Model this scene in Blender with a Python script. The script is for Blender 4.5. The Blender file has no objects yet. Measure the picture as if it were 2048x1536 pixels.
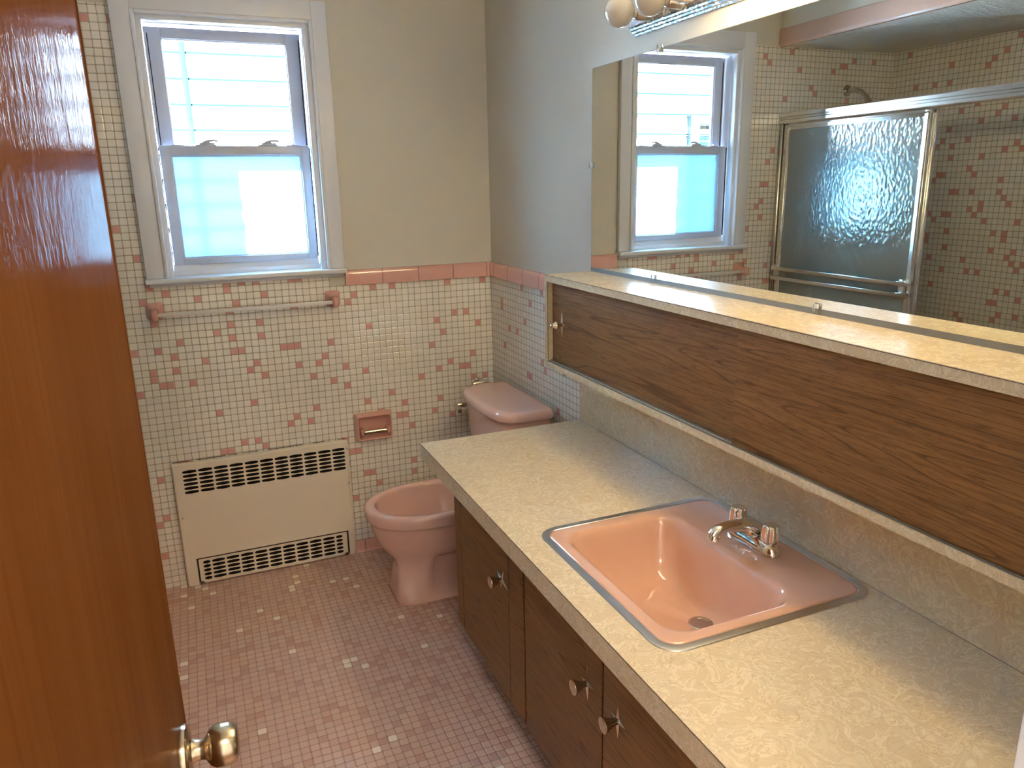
import bpy, bmesh, math, random
from mathutils import Vector, Matrix
random.seed(7)
S = bpy.context.scene
COL = S.collection
PI = math.pi

# ------------------------------------------------------------------ node helpers
class NT:
    def __init__(s, name):
        s.m = bpy.data.materials.new(name); s.m.use_nodes = True
        s.t = s.m.node_tree; s.t.nodes.clear()
        s.out = s.t.nodes.new('ShaderNodeOutputMaterial')
    def n(s, typ, **kw):
        nd = s.t.nodes.new('ShaderNode' + typ)
        for k, v in kw.items():
            if k in ('op',): nd.operation = v
            elif k == 'dt': nd.data_type = v
            elif k.startswith('p_'): setattr(nd, k[2:], v)
        return nd
    def put(s, sock, v):
        if isinstance(v, bpy.types.NodeSocket): s.t.links.new(v, sock)
        elif isinstance(v, (tuple, list)) and len(v) == 3 and sock.type == 'RGBA': sock.default_value = (*v, 1)
        else: sock.default_value = v
    def math(s, op, a, b=None, c=None, clamp=False):
        nd = s.n('Math', op=op); nd.use_clamp = clamp
        for i, v in enumerate((a, b, c)):
            if v is not None: s.put(nd.inputs[i], v)
        return nd.outputs[0]
    def coords(s):
        return s.n('TexCoord').outputs['Object']
    def mapping(s, vec, scale=(1, 1, 1), loc=(0, 0, 0), rot=(0, 0, 0)):
        nd = s.n('Mapping'); s.put(nd.inputs[0], vec)
        nd.inputs['Scale'].default_value = scale; nd.inputs['Location'].default_value = loc; nd.inputs['Rotation'].default_value = rot
        return nd.outputs[0]
    def noise(s, vec, scale=5, detail=3, rough=.5, dist=0, col=False):
        nd = s.n('TexNoise'); s.put(nd.inputs['Vector'], vec)
        nd.inputs['Scale'].default_value = scale; nd.inputs['Detail'].default_value = detail
        nd.inputs['Roughness'].default_value = rough; nd.inputs['Distortion'].default_value = dist
        return nd.outputs['Color' if col else 'Fac']
    def ramp(s, fac, stops, interp='LINEAR'):
        nd = s.n('ValToRGB'); nd.color_ramp.interpolation = interp; s.put(nd.inputs[0], fac)
        e = nd.color_ramp.elements
        while len(e) < len(stops): e.new(.5)
        for el, (p, c) in zip(e, stops):
            el.position = p; el.color = (*c, 1) if len(c) == 3 else c
        return nd.outputs[0]
    def mix(s, f, a, b, bt='MIX'):
        nd = s.n('Mix', dt='RGBA'); nd.blend_type = bt
        s.put(nd.inputs['Factor'], f); s.put(nd.inputs[6], a); s.put(nd.inputs[7], b)
        return nd.outputs[2]
    def smooth(s, v, a, b):
        nd = s.n('MapRange'); nd.interpolation_type = 'SMOOTHSTEP'; s.put(nd.inputs['Value'], v)
        nd.inputs['From Min'].default_value = a; nd.inputs['From Max'].default_value = b
        return nd.outputs[0]
    def bump(s, h, strength=.3, dist=.001):
        nd = s.n('Bump'); s.put(nd.inputs['Height'], h)
        nd.inputs['Strength'].default_value = strength; nd.inputs['Distance'].default_value = dist
        return nd.outputs[0]
    def bsdf(s, color, rough=.5, metal=0, normal=None, coat=0, coat_rough=.05, ior=1.5, trans=0, spec=.5, em=None, ems=0, coat_normal=None, aniso=0):
        nd = s.n('BsdfPrincipled')
        s.put(nd.inputs['Base Color'], color); s.put(nd.inputs['Roughness'], rough); s.put(nd.inputs['Metallic'], metal)
        nd.inputs['IOR'].default_value = ior; nd.inputs['Transmission Weight'].default_value = trans
        nd.inputs['Specular IOR Level'].default_value = spec
        nd.inputs['Coat Weight'].default_value = coat; nd.inputs['Coat Roughness'].default_value = coat_rough
        nd.inputs['Anisotropic'].default_value = aniso
        if normal is not None: s.put(nd.inputs['Normal'], normal)
        if coat_normal is not None: s.put(nd.inputs['Coat Normal'], coat_normal)
        if em is not None: s.put(nd.inputs['Emission Color'], em); nd.inputs['Emission Strength'].default_value = ems
        s.t.links.new(nd.outputs[0], s.out.inputs[0])
        return s.m

def simple(name, color, rough=.5, metal=0, **kw):
    return NT(name).bsdf(color, rough, metal, **kw)

def mosaic(name, ax, ay, base, base2, accent, grout, frac, pitch=.0268, off=(0, 0), rough=.12, cream=None, gw=.045, seed=0.0, bump=.5, dirt=None):
    s = NT(name); co = s.coords()
    sep = s.n('SeparateXYZ'); s.put(sep.inputs[0], co)
    a = sep.outputs[ax]; b = sep.outputs[ay]
    wob = s.noise(co, 9, 2, .5)
    wob2 = s.noise(s.mapping(co, loc=(3, 7, 1)), 9, 2, .5)
    a = s.math('ADD', s.math('MULTIPLY', s.math('ADD', a, off[0]), 1 / pitch), s.math('MULTIPLY', s.math('SUBTRACT', wob, .5), .16))
    b = s.math('ADD', s.math('MULTIPLY', s.math('ADD', b, off[1]), 1 / pitch), s.math('MULTIPLY', s.math('SUBTRACT', wob2, .5), .16))
    ca = s.math('FLOOR', a); cb = s.math('FLOOR', b)
    fa = s.math('SUBTRACT', a, ca); fb = s.math('SUBTRACT', b, cb)
    cmb = s.n('CombineXYZ'); s.put(cmb.inputs[0], ca); s.put(cmb.inputs[1], cb); cmb.inputs[2].default_value = seed
    wn = s.n('TexWhiteNoise'); wn.noise_dimensions = '3D'; s.put(wn.inputs['Vector'], cmb.outputs[0])
    sc = s.n('SeparateColor'); s.put(sc.inputs[0], wn.outputs['Color'])
    r1, r2, r3 = wn.outputs['Value'], sc.outputs[0], sc.outputs[1]
    da = s.math('MINIMUM', fa, s.math('SUBTRACT', 1, fa)); db = s.math('MINIMUM', fb, s.math('SUBTRACT', 1, fb))
    # rounded tile corners
    ia = s.math('MAXIMUM', s.math('SUBTRACT', .18, da), 0); ib = s.math('MAXIMUM', s.math('SUBTRACT', .18, db), 0)
    d = s.math('SUBTRACT', .18, s.math('SQRT', s.math('ADD', s.math('MULTIPLY', ia, ia), s.math('MULTIPLY', ib, ib))))
    tile = s.smooth(d, gw * .6, gw * 1.25)
    tone = s.mix(r2, base, base2)
    if cream is not None: tone = s.mix(s.math('LESS_THAN', r3, cream[0]), tone, cream[1])
    col = s.mix(s.math('LESS_THAN', r1, frac), tone, s.mix(r2, accent, tuple(min(1, c * 1.22) for c in accent)))
    g = s.mix(s.noise(co, 14, 3, .6), grout, tuple(c * .80 for c in grout))
    col = s.mix(tile, g, col)
    h = s.smooth(d, gw * .3, .15)
    tilt = s.math('ADD', s.math('MULTIPLY', fa, s.math('SUBTRACT', r2, .5)), s.math('MULTIPLY', fb, s.math('SUBTRACT', r3, .5)))
    h = s.math('ADD', h, s.math('MULTIPLY', tilt, .28))
    rg = s.math('ADD', s.math('MULTIPLY', s.math('SUBTRACT', 1, tile), .6), rough)
    return s.bsdf(col, rg, 0, s.bump(h, bump, .0022), ior=1.5)

CREAM = (.77, .735, .66); CREAM2 = (.84, .80, .73); PINKT = (.68, .345, .295); GROUT = (.42, .375, .29)
M = {}
M['tile_back'] = mosaic('mosaic_back', 0, 2, CREAM, CREAM2, PINKT, GROUT, .066, off=(0, .006), seed=1)
M['tile_side'] = mosaic('mosaic_side', 1, 2, CREAM, CREAM2, PINKT, GROUT, .066, off=(0, .006), seed=2)
M['tile_front'] = mosaic('mosaic_front', 0, 2, CREAM, CREAM2, PINKT, GROUT, .066, off=(0, .006), seed=5)
M['tile_floor'] = mosaic('mosaic_floor', 0, 1, (.62, .40, .325), (.67, .455, .375), (.88, .77, .66), (.38, .245, .18), .022, seed=3, rough=.22,
                         cream=(.1, (.57, .345, .28)), gw=.04, bump=.4)

def pink(name, c, rough=.08):
    s = NT(name); co = s.coords()
    n = s.noise(co, 22, 2, .5)
    return s.bsdf(s.mix(n, c, tuple(x * .94 for x in c)), rough, 0, s.bump(s.noise(co, 35, 2), .04, .002), coat=.6, coat_rough=.04)
M['pink'] = pink('pink_porcelain', (.69, .42, .315))
M['pink_toilet'] = pink('pink_toilet_porcelain', (.78, .50, .43))
M['pink_soffit'] = pink('pink_soffit_tile', (.60, .40, .33), .14)
M['pink_tile'] = pink('pink_glazed_tile', (.70, .37, .31), .1)

def captile(name, axis, pitch, off, c):
    s = NT(name); co = s.coords(); sep = s.n('SeparateXYZ'); s.put(sep.inputs[0], co)
    a = s.math('MULTIPLY', s.math('ADD', sep.outputs[axis], off), 1 / pitch)
    f = s.math('FRACT', a); fl = s.math('FLOOR', a)
    d = s.math('MINIMUM', f, s.math('SUBTRACT', 1, f))
    t = s.smooth(d, .006, .016)
    wn = s.n('TexWhiteNoise'); wn.noise_dimensions = '1D'; s.put(wn.inputs['W'], fl)
    cc = s.mix(wn.outputs['Value'], c, tuple(x * 1.1 for x in c))
    col = s.mix(t, (.36, .2, .15), cc)
    return s.bsdf(col, .1, 0, s.bump(s.smooth(d, .004, .03), .5, .0015), coat=.5, coat_rough=.05)
M['cap_x'] = captile('pink_cap_tile_back', 0, .153, .022, (.72, .40, .34))
M['cap_y'] = captile('pink_cap_tile_side', 1, .153, .06, (.72, .40, .34))

def paint(name, c, rough=.55):
    s = NT(name); co = s.coords()
    return s.bsdf(s.mix(s.noise(co, 3, 3), c, tuple(x * .95 for x in c)), rough, 0, s.bump(s.noise(co, 90, 3), .12, .0012))
M['paint'] = paint('cream_wall_paint', (.63, .60, .52))
M['ceil'] = paint('ceiling_paint', (.84, .83, .78))
M['white'] = paint('white_gloss_paint', (.73, .75, .80), .3)
M['vinyl'] = paint('white_window_vinyl', (.54, .60, .72), .3)

def stucco():
    s = NT('swirled_plaster'); co = s.coords()
    n = s.noise(s.mapping(co, scale=(8, 34, 8)), 1.6, 4, .6, .6)
    return s.bsdf((.83, .79, .69), .6, 0, s.bump(n, .9, .012))
M['stucco'] = stucco()

def laminate():
    s = NT('swirl_laminate'); co = s.coords()
    w = s.noise(co, 9, 3, .55, 0, True)
    mp = s.n('VectorMath', op='MULTIPLY_ADD'); s.put(mp.inputs[0], w); mp.inputs[1].default_value = (.06, .06, .06); s.put(mp.inputs[2], co)
    v = s.mapping(mp.outputs[0], scale=(1.0, 1.0, 1.0))
    a = s.noise(v, 15, 4, .6, 2.2)
    b = s.noise(s.mapping(v, loc=(5, 2, 9)), 19, 4, .6, 2.4)
    c = s.noise(co, 7, 2, .5)
    base = s.mix(c, (.66, .55, .385), (.59, .475, .325))
    ridge = s.math('ABSOLUTE', s.math('SUBTRACT', a, .5))
    col = s.mix(s.math('MULTIPLY', s.smooth(ridge, .05, .0), .62), base, (.80, .70, .52))
    ridge2 = s.math('ABSOLUTE', s.math('SUBTRACT', b, .46))
    col = s.mix(s.math('MULTIPLY', s.smooth(ridge2, .018, .0), .58), col, (.42, .32, .20))
    col = s.mix(s.math('MULTIPLY', s.smooth(a, .55, .68), .45), col, (.74, .64, .46))
    return s.bsdf(col, .22, 0, s.bump(a, .05, .001))
M['lam'] = laminate()

def woodlam(name='walnut_laminate', off=(0, 0, 0), k=1.0):
    s = NT(name); co = s.mapping(s.coords(), loc=off)
    v = s.mapping(co, scale=(1, .55, 10))
    n = s.noise(v, 1.25, 1.2, .35, .0)
    rings = s.math('FRACT', s.math('MULTIPLY', n, 17))
    line = s.math('MULTIPLY', s.smooth(rings, .80, .97), s.smooth(rings, 1.0, .985))
    fine = s.noise(s.mapping(co, scale=(3, 7, 170)), 1, 3, .6)
    pores = s.noise(s.mapping(co, scale=(9, 26, 520)), 1, 2, .6)
    broad = s.noise(s.mapping(co, scale=(1, 1.2, 16)), 1.3, 2, .5)
    base = s.mix(broad, (.185 * k, .084 * k, .030 * k), (.32 * k, .160 * k, .060 * k))
    base = s.mix(s.math('MULTIPLY', s.smooth(fine, .42, .65), .5), base, (.14, .066, .028))
    base = s.mix(s.math('MULTIPLY', s.smooth(pores, .56, .66), .55), base, (.075, .035, .015))
    base = s.mix(s.math('MULTIPLY', line, .55), base, (.05, .02, .009))
    return s.bsdf(base, .38, 0, s.bump(pores, .1, .0008), spec=.3)
M['wood'] = woodlam()
M['wood_b'] = woodlam('walnut_laminate_b', (0, .37, .043), 1.08)
M['wood_c'] = woodlam('walnut_laminate_c', (0, 1.3, .11), .95)

def varnish():
    s = NT('orange_varnished_door'); co = s.coords()
    g = s.noise(s.mapping(co, scale=(9, 9, .55)), 1.6, 3, .5, .35)
    f = s.noise(s.mapping(co, scale=(70, 70, 2.2)), 1, 3, .6)
    col = s.mix(g, (.115, .036, .009), (.170, .066, .020))
    col = s.mix(s.math('MULTIPLY', s.smooth(f, .45, .75), .35), col, (.088, .026, .007))
    streak = s.noise(s.mapping(co, scale=(1, 1, .5)), 95, 3, .65)
    wave = s.noise(s.mapping(co, scale=(1, 1, .5)), 15, 2, .5)
    h = s.math('ADD', s.math('MULTIPLY', streak, .8), wave)
    df = s.n('BsdfDiffuse'); s.put(df.inputs[0], col)
    g1 = s.n('BsdfGlossy'); g1.inputs['Roughness'].default_value = .13; s.put(g1.inputs['Normal'], s.bump(h, .36, .002)); g1.inputs[0].default_value = (1, 1, 1, 1)
    lw = s.n('LayerWeight'); lw.inputs[0].default_value = .5
    fac = s.math('MULTIPLY_ADD', s.math('POWER', lw.outputs['Facing'], 10.0), .19, .015)
    mx = s.n('MixShader'); s.put(mx.inputs[0], fac); s.put(mx.inputs[1], df.outputs[0]); s.put(mx.inputs[2], g1.outputs[0])
    s.t.links.new(mx.outputs[0], s.out.inputs[0]); return s.m
M['door'] = varnish()
M['door_edge'] = simple('door_edge_wood', (.30, .12, .04), .45)
M['jamb_brown'] = simple('brown_jamb', (.17, .08, .035), .45)

M['chrome'] = simple('chrome', (.80, .78, .75), .06, 1)
M['chrome_d'] = simple('aged_chrome', (.62, .58, .53), .16, 1)
M['gold_chrome'] = simple('brassy_chrome', (.72, .66, .46), .14, 1)
M['nickel'] = NT('brushed_brass_nickel'); _s = M['nickel']
_n = _s.noise(_s.mapping(_s.coords(), scale=(260, 8, 8)), 1, 3, .6)
M['nickel'] = _s.bsdf((.56, .47, .34), .24, 1, _s.bump(_n, .12, .0006))
M['steel'] = simple('brushed_steel', (.60, .60, .60), .33, 1)
M['alu'] = simple('anodised_aluminium', (.70, .69, .66), .22, 1)
M['channel'] = simple('grey_channel', (.17, .17, .155), .45, .3)
M['dark'] = simple('black_hole_shade', (.012, .009, .007), .8)
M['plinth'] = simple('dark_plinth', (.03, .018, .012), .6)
M['caulk'] = simple('grey_caulk', (.3, .29, .27), .8)
M['screw'] = simple('painted_screw', (.55, .50, .42), .4)
M['towel_bar'] = simple('white_towel_bar', (.72, .70, .68), .25)
M['clip'] = NT('clear_plastic').bsdf((.9, .92, .93), .1, 0, trans=.85, ior=1.45)
M['convector'] = paint('cream_enamel', (.80, .72, .60), .38)
M['rust'] = simple('worn_black', (.05, .035, .025), .8)

def mirror():
    s = NT('mirror_glass'); g = s.n('BsdfGlossy'); g.inputs['Color'].default_value = (.83, .86, .84, 1); g.inputs['Roughness'].default_value = 0
    s.t.links.new(g.outputs[0], s.out.inputs[0]); return s.m
M['mirror'] = mirror()

def clear_pane():
    s = NT('clear_window_glass')
    t = s.n('BsdfTransparent'); t.inputs[0].default_value = (.93, .97, .97, 1)
    g = s.n('BsdfGlossy'); g.inputs['Roughness'].default_value = 0.0
    f = s.n('Fresnel'); f.inputs[0].default_value = 1.45
    mx = s.n('MixShader'); s.put(mx.inputs[0], f.outputs[0]); s.put(mx.inputs[1], t.outputs[0]); s.put(mx.inputs[2], g.outputs[0])
    s.t.links.new(mx.outputs[0], s.out.inputs[0]); return s.m
M['pane'] = clear_pane()

def frosted_pane():
    # film on the glass: a patch at the lower right has a paler tint
    s = NT('frosted_window_film'); co = s.coords(); sep = s.n('SeparateXYZ'); s.put(sep.inputs[0], co)
    wob = s.math('MULTIPLY', s.math('SUBTRACT', s.noise(co, 22, 3, .6), .5), .03)
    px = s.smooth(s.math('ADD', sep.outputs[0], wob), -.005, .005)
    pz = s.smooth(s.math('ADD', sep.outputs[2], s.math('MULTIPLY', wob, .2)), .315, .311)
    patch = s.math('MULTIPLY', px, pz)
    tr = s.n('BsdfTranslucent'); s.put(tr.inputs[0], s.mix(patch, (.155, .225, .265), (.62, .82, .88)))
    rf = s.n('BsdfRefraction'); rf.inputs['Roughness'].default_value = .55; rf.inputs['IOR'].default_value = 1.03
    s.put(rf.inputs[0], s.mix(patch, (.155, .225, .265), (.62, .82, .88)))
    g = s.n('BsdfGlossy'); g.inputs['Roughness'].default_value = .25
    m1 = s.n('MixShader'); m1.inputs[0].default_value = .5; s.put(m1.inputs[1], rf.outputs[0]); s.put(m1.inputs[2], tr.outputs[0])
    m2 = s.n('MixShader'); m2.inputs[0].default_value = .05; s.put(m2.inputs[1], m1.outputs[0]); s.put(m2.inputs[2], g.outputs[0])
    s.t.links.new(m2.outputs[0], s.out.inputs[0]); return s.m
M['frost'] = frosted_pane()

def hammered():
    s = NT('hammered_shower_glass'); co = s.coords()
    v = s.n('TexVoronoi'); v.feature = 'SMOOTH_F1'; s.put(v.inputs['Vector'], s.mapping(co, scale=(1, 1, .7)))
    v.inputs['Scale'].default_value = 74; v.inputs['Smoothness'].default_value = .6
    h = s.math('ADD', v.outputs['Distance'], s.math('MULTIPLY', s.noise(co, 30, 2), .7))
    bn = s.bump(h, .55, .0028)
    soap = s.smooth(s.noise(s.mapping(co, scale=(1, 1.6, 1)), 3.4, 3, .55, .8), .52, .60)
    gl = s.n('BsdfGlossy'); gl.inputs['Roughness'].default_value = .20; s.put(gl.inputs['Normal'], bn); gl.inputs[0].default_value = (.85, .87, .85, 1)
    df = s.n('BsdfDiffuse'); s.put(df.inputs[0], s.mix(soap, (.42, .45, .40), (.46, .56, .53)))
    tl = s.n('BsdfTranslucent'); tl.inputs[0].default_value = (.38, .42, .37, 1)
    tp = s.n('BsdfTransparent'); tp.inputs[0].default_value = (.55, .60, .54, 1)
    m0 = s.n('MixShader'); m0.inputs[0].default_value = .55; s.put(m0.inputs[1], df.outputs[0]); s.put(m0.inputs[2], tl.outputs[0])
    m1 = s.n('MixShader'); m1.inputs[0].default_value = .22; s.put(m1.inputs[1], m0.outputs[0]); s.put(m1.inputs[2], tp.outputs[0])
    f = s.n('Fresnel'); f.inputs[0].default_value = 1.7; s.put(f.inputs['Normal'], bn)
    m2 = s.n('MixShader'); s.put(m2.inputs[0], s.math('ADD', f.outputs[0], .10)); s.put(m2.inputs[1], m1.outputs[0]); s.put(m2.inputs[2], gl.outputs[0])
    s.t.links.new(m2.outputs[0], s.out.inputs[0]); return s.m
M['hammered'] = hammered()

WARM = (1.0, .77, .42)
M['bulb_off'] = NT('unlit_globe_bulb').bsdf((.62, .585, .54), .12, 0, coat=1, coat_rough=.02)
M['bulb_on'] = NT('lit_globe_bulb').bsdf((.8, .7, .5), .3, 0, em=WARM, ems=92)

def plate():
    s = NT('pitted_chrome_plate'); co = s.coords()
    n = s.noise(s.mapping(co, scale=(1, 1, 1)), 95, 4, .7)
    k = s.smooth(n, .50, .56)
    return s.bsdf(s.mix(k, (.30, .30, .32), (.72, .72, .74)), s.math('ADD', s.math('MULTIPLY', k, -.12), .32), .9)
M['plate'] = plate()

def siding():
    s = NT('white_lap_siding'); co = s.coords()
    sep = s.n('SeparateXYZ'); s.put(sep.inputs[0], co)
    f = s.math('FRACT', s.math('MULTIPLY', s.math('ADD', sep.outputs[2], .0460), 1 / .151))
    lap_shadow = s.math('MULTIPLY', s.smooth(f, .0, .010), s.smooth(f, .115, .10))  # shadow line of each lap, painted into the colour as a dark stripe
    return s.bsdf(s.mix(lap_shadow, s.mix(s.noise(co, 2, 2), (.76, .77, .78), (.72, .74, .75)), (.009, .0165, .0165)), .9, spec=0)
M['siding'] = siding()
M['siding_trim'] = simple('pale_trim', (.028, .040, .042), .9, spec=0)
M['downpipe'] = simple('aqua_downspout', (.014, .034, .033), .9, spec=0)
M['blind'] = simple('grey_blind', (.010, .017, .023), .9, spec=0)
M['ground'] = paint('concrete_ground', (.42, .42, .40), .9)
M['hallwall'] = paint('hall_paint', (.52, .42, .30), .6)
M['hallfloor'] = simple('hall_oak_floor', (.28, .15, .07), .4)

# ------------------------------------------------------------------ mesh helpers
def obj(name, bm, mat, parent=None, smooth=30, mods=None):
    me = bpy.data.meshes.new(name)
    bmesh.ops.recalc_face_normals(bm, faces=bm.faces)
    if parent is not None:
        inv = WM[parent.name].inverted()
        bmesh.ops.transform(bm, matrix=inv, verts=bm.verts)
    bm.to_mesh(me); bm.free()
    for m in (mat if isinstance(mat, (list, tuple)) else [mat]): me.materials.append(m)
    o = bpy.data.objects.new(name, me); COL.objects.link(o)
    if parent is not None:
        o.parent = parent
        WM[o.name] = WM[parent.name]
    else:
        WM[o.name] = Matrix.Identity(4)
    if smooth:
        for p in me.polygons: p.use_smooth = True
        me.set_sharp_from_angle(angle=math.radians(smooth))
    return o
WM = {}
def thing(name, label, cat, loc=(0, 0, 0), group=None, rotz=0):
    o = bpy.data.objects.new(name, None); COL.objects.link(o); o.empty_display_size = .05
    o.location = loc; o.rotation_euler = (0, 0, rotz)
    WM[o.name] = Matrix.Translation(Vector(loc)) @ Matrix.Rotation(rotz, 4, 'Z')
    o['label'] = label; o['category'] = cat
    if group: o['group'] = group
    return o
def tag(o, label, cat, group=None):
    o['label'] = label; o['category'] = cat
    if group: o['group'] = group
    return o
def struct(o, label=None):
    o['kind'] = 'structure'
    if label: o['label'] = label
    return o

def box(bm, x0, x1, y0, y1, z0, z1, bev=0, seg=2, mi=0):
    r = bmesh.ops.create_cube(bm, size=1)
    vs = r['verts']
    for v in vs:
        v.co = Vector(((x0 + x1) / 2 + v.co.x * (x1 - x0), (y0 + y1) / 2 + v.co.y * (y1 - y0), (z0 + z1) / 2 + v.co.z * (z1 - z0)))
    fs = set(f for v in vs for f in v.link_faces)
    for f in fs: f.material_index = mi
    if bev:
        es = list(set(e for v in vs for e in v.link_edges))
        rr = bmesh.ops.bevel(bm, geom=es, offset=bev, segments=seg, affect='EDGES', profile=.5)
        for f in rr['faces']: f.material_index = mi
    return vs
def B(*a, **k):
    bm = bmesh.new(); box(bm, *a, **k); return bm
def loft(bm, rings, cap0=True, cap1=True, mi=0, closed=True):
    R = [[bm.verts.new(p) for p in r] for r in rings]
    n = len(R[0])
    for i in range(len(R) - 1):
        for j in range(n if closed else n - 1):
            f = bm.faces.new((R[i][j], R[i][(j + 1) % n], R[i + 1][(j + 1) % n], R[i + 1][j])); f.material_index = mi
    if cap0: bm.faces.new(R[0]).material_index = mi
    if cap1: bm.faces.new(list(reversed(R[-1]))).material_index = mi
    return R
def frame(d):
    d = d.normalized(); u = Vector((0, 0, 1)) if abs(d.z) < .9 else Vector((1, 0, 0))
    a = d.cross(u).normalized(); b = d.cross(a).normalized(); return a, b
def lathe(bm, origin, axis, prof, n=32, mi=0):
    axis = Vector(axis).normalized(); a, b = frame(axis); o = Vector(origin)
    rings = [[o + axis * h + (a * math.cos(2 * PI * k / n) + b * math.sin(2 * PI * k / n)) * max(r, 1e-5) for k in range(n)] for (h, r) in prof]
    loft(bm, rings, mi=mi)
def tube(bm, pts, rad, n=16, mi=0, flat=None):
    pts = [Vector(p) for p in pts]; rings = []
    rad = rad if isinstance(rad, (list, tuple)) else [rad] * len(pts)
    d0 = (pts[1] - pts[0]).normalized(); a, b = frame(d0)
    for i, p in enumerate(pts):
        d = (pts[min(i + 1, len(pts) - 1)] - pts[max(i - 1, 0)]).normalized()
        a = (a - d * a.dot(d)).normalized(); b = d.cross(a)
        fa, fb = flat[i] if flat else (1, 1)
        rings.append([p + (a * math.cos(2 * PI * k / n) * fa + b * math.sin(2 * PI * k / n) * fb) * rad[i] for k in range(n)])
    loft(bm, rings, mi=mi)
def rrect(x0, x1, y0, y1, r, z, n=8, zf=None):
    pts = []
    r = min(r, (x1 - x0) / 2 - 1e-4, (y1 - y0) / 2 - 1e-4)
    for cx, cy, a0 in ((x1 - r, y1 - r, 0), (x0 + r, y1 - r, 90), (x0 + r, y0 + r, 180), (x1 - r, y0 + r, 270)):
        for k in range(n + 1):
            a = math.radians(a0 + 90 * k / n)
            pts.append(Vector((cx + r * math.cos(a), cy + r * math.sin(a), z)))
    return pts
def sellipse(cx, cy, rx0, rx1, ry, z, e=2.0, n=48):
    """closed ring; rx0 = reach towards -x, rx1 towards +x"""
    pts = []
    for k in range(n):
        a = 2 * PI * k / n; c, s_ = math.cos(a), math.sin(a)
        x = math.copysign(abs(c) ** (2 / e), c); y = math.copysign(abs(s_) ** (2 / e), s_)
        pts.append(Vector((cx + x * (rx1 if x > 0 else rx0), cy + y * ry, z)))
    return pts
def prism(bm, pts, axis, a, b, mi=0):
    """pts: 2-D outline in the two remaining axes (cyclic order), extruded along axis from a to b"""
    def mk(p, t):
        q = list(p); q.insert(axis, t); return Vector(q)
    loft(bm, [[mk(p, a) for p in pts], [mk(p, b) for p in pts]], mi=mi)

# ------------------------------------------------------------------ constants
HC = .7528; CX = -.5845; CY0 = -.839; YN = -2.77          # counter height, front, far end, near wall
ZW, ZCAP = 1.235, 1.1746
SH0, SH1, SHX, SHY = .981, 1.278, -.168, -.903            # wall shelf cabinet
CEIL = 2.42; TUBX = -1.52; TUBW = -2.27; TUBY = -1.56; SOF = 2.172
WX0, WX1, WZ0, WZ1 = -1.292, -.694, 1.238, 2.150          # window opening
T = .006

# ------------------------------------------------------------------ shell
bm = bmesh.new()
def wb(x0, x1, z0, z1, mi, y0=0.0):
    box(bm, x0, x1, y0, .16, z0, z1, mi=mi)
box(bm, TUBW - .1, TUBX - 0.0, 0, .16, 0, SOF, mi=1)
box(bm, TUBX, WX0, 0, .16, 0, SOF, mi=1)
box(bm, TUBW - .1, WX0, T, .16, SOF, CEIL, mi=0)
box(bm, WX0, WX1, 0, .16, 0, WZ0, mi=1)
box(bm, WX0, WX1, T, .16, WZ1, CEIL, mi=0)
box(bm, WX1, .1, 0, .16, 0, ZCAP, mi=1)
box(bm, WX1, .1, T, .16, ZCAP, CEIL, mi=0)
struct(obj('wall_back', bm, [M['paint'], M['tile_back']], smooth=0))
bm = bmesh.new()
box(bm, 0, .12, YN - .12, 0, 0, ZCAP, mi=1)
box(bm, T, .12, YN - .12, T, ZCAP, CEIL, mi=0)
struct(obj('wall_right', bm, [M['paint'], M['tile_side']], smooth=0))
bm = bmesh.new()
box(bm, TUBW - .12, TUBW, TUBY - .1, 0, 0, SOF, mi=1)
box(bm, TUBW - .12, TUBW, TUBY - .1, 0, SOF, CEIL, mi=0)
struct(obj('wall_tub_side', bm, [M['paint'], M['tile_side']], smooth=0))
bm = bmesh.new()
box(bm, TUBW, TUBX, TUBY - .1, TUBY, 0, SOF, mi=1)
struct(obj('wall_tub_end', bm, [M['paint'], M['tile_front']], smooth=0))
bm = bmesh.new()
box(bm, TUBX - .1, TUBX, YN - .12, TUBY - .1, 0, CEIL)
struct(obj('wall_left', bm, M['paint'], smooth=0))
# soffit over the tub: painted face, pink tile band, plaster underside
bm = bmesh.new()
box(bm, TUBW, TUBX, TUBY - .1, 0, SOF + .012, CEIL, mi=0)
box(bm, TUBW, TUBX - .012, TUBY, 0, SOF, SOF + .012, mi=1)
struct(obj('wall_soffit', bm, [M['paint'], M['stucco']], smooth=0))
bm = bmesh.new()
pf = [(TUBX - .012, SOF - .004), (TUBX + .004, SOF - .004), (TUBX + .009, SOF + .001), (TUBX + .011, SOF + .010), (TUBX + .011, SOF + .064), (TUBX + .008, SOF + .074), (TUBX + .0, SOF + .078), (TUBX - .012, SOF + .078)]
loft(bm, [[Vector((x, y, z)) for x, z in pf] for y in (TUBY - .1, 0)])
struct(obj('trim_soffit', bm, M['pink_soffit'], smooth=40))
# near wall with the doorway the photograph is taken through
OX0, OX1, OZ = -1.335, -.602, 2.06
bm = bmesh.new()
box(bm, TUBX - .1, OX0, YN - .12, YN, 0, CEIL)
box(bm, OX1, .12, YN - .12, YN, 0, CEIL)
box(bm, OX0, OX1, YN - .12, YN, OZ, CEIL)
struct(obj('wall_near', bm, M['paint'], smooth=0))
bm = bmesh.new()
box(bm, OX1 - .001, OX1 + .012, YN - .125, YN + .018, 0, OZ, mi=0)
box(bm, OX0 - .012, OX0 + .001, YN - .125, YN + .0, 0, OZ, mi=0)
box(bm, OX0, OX1, YN - .125, YN, OZ - .012, OZ, mi=0)
box(bm, OX1 - .0045, OX1 - .001, YN - .0, YN + .018, 0, OZ, .0012, 2, mi=1)
struct(obj('trim_doorway', bm, [M['jamb_brown'], M['white']], smooth=0))
struct(obj('floor', B(TUBX, .1, YN - .12, .1, -.06, 0), M['tile_floor'], smooth=0))
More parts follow.
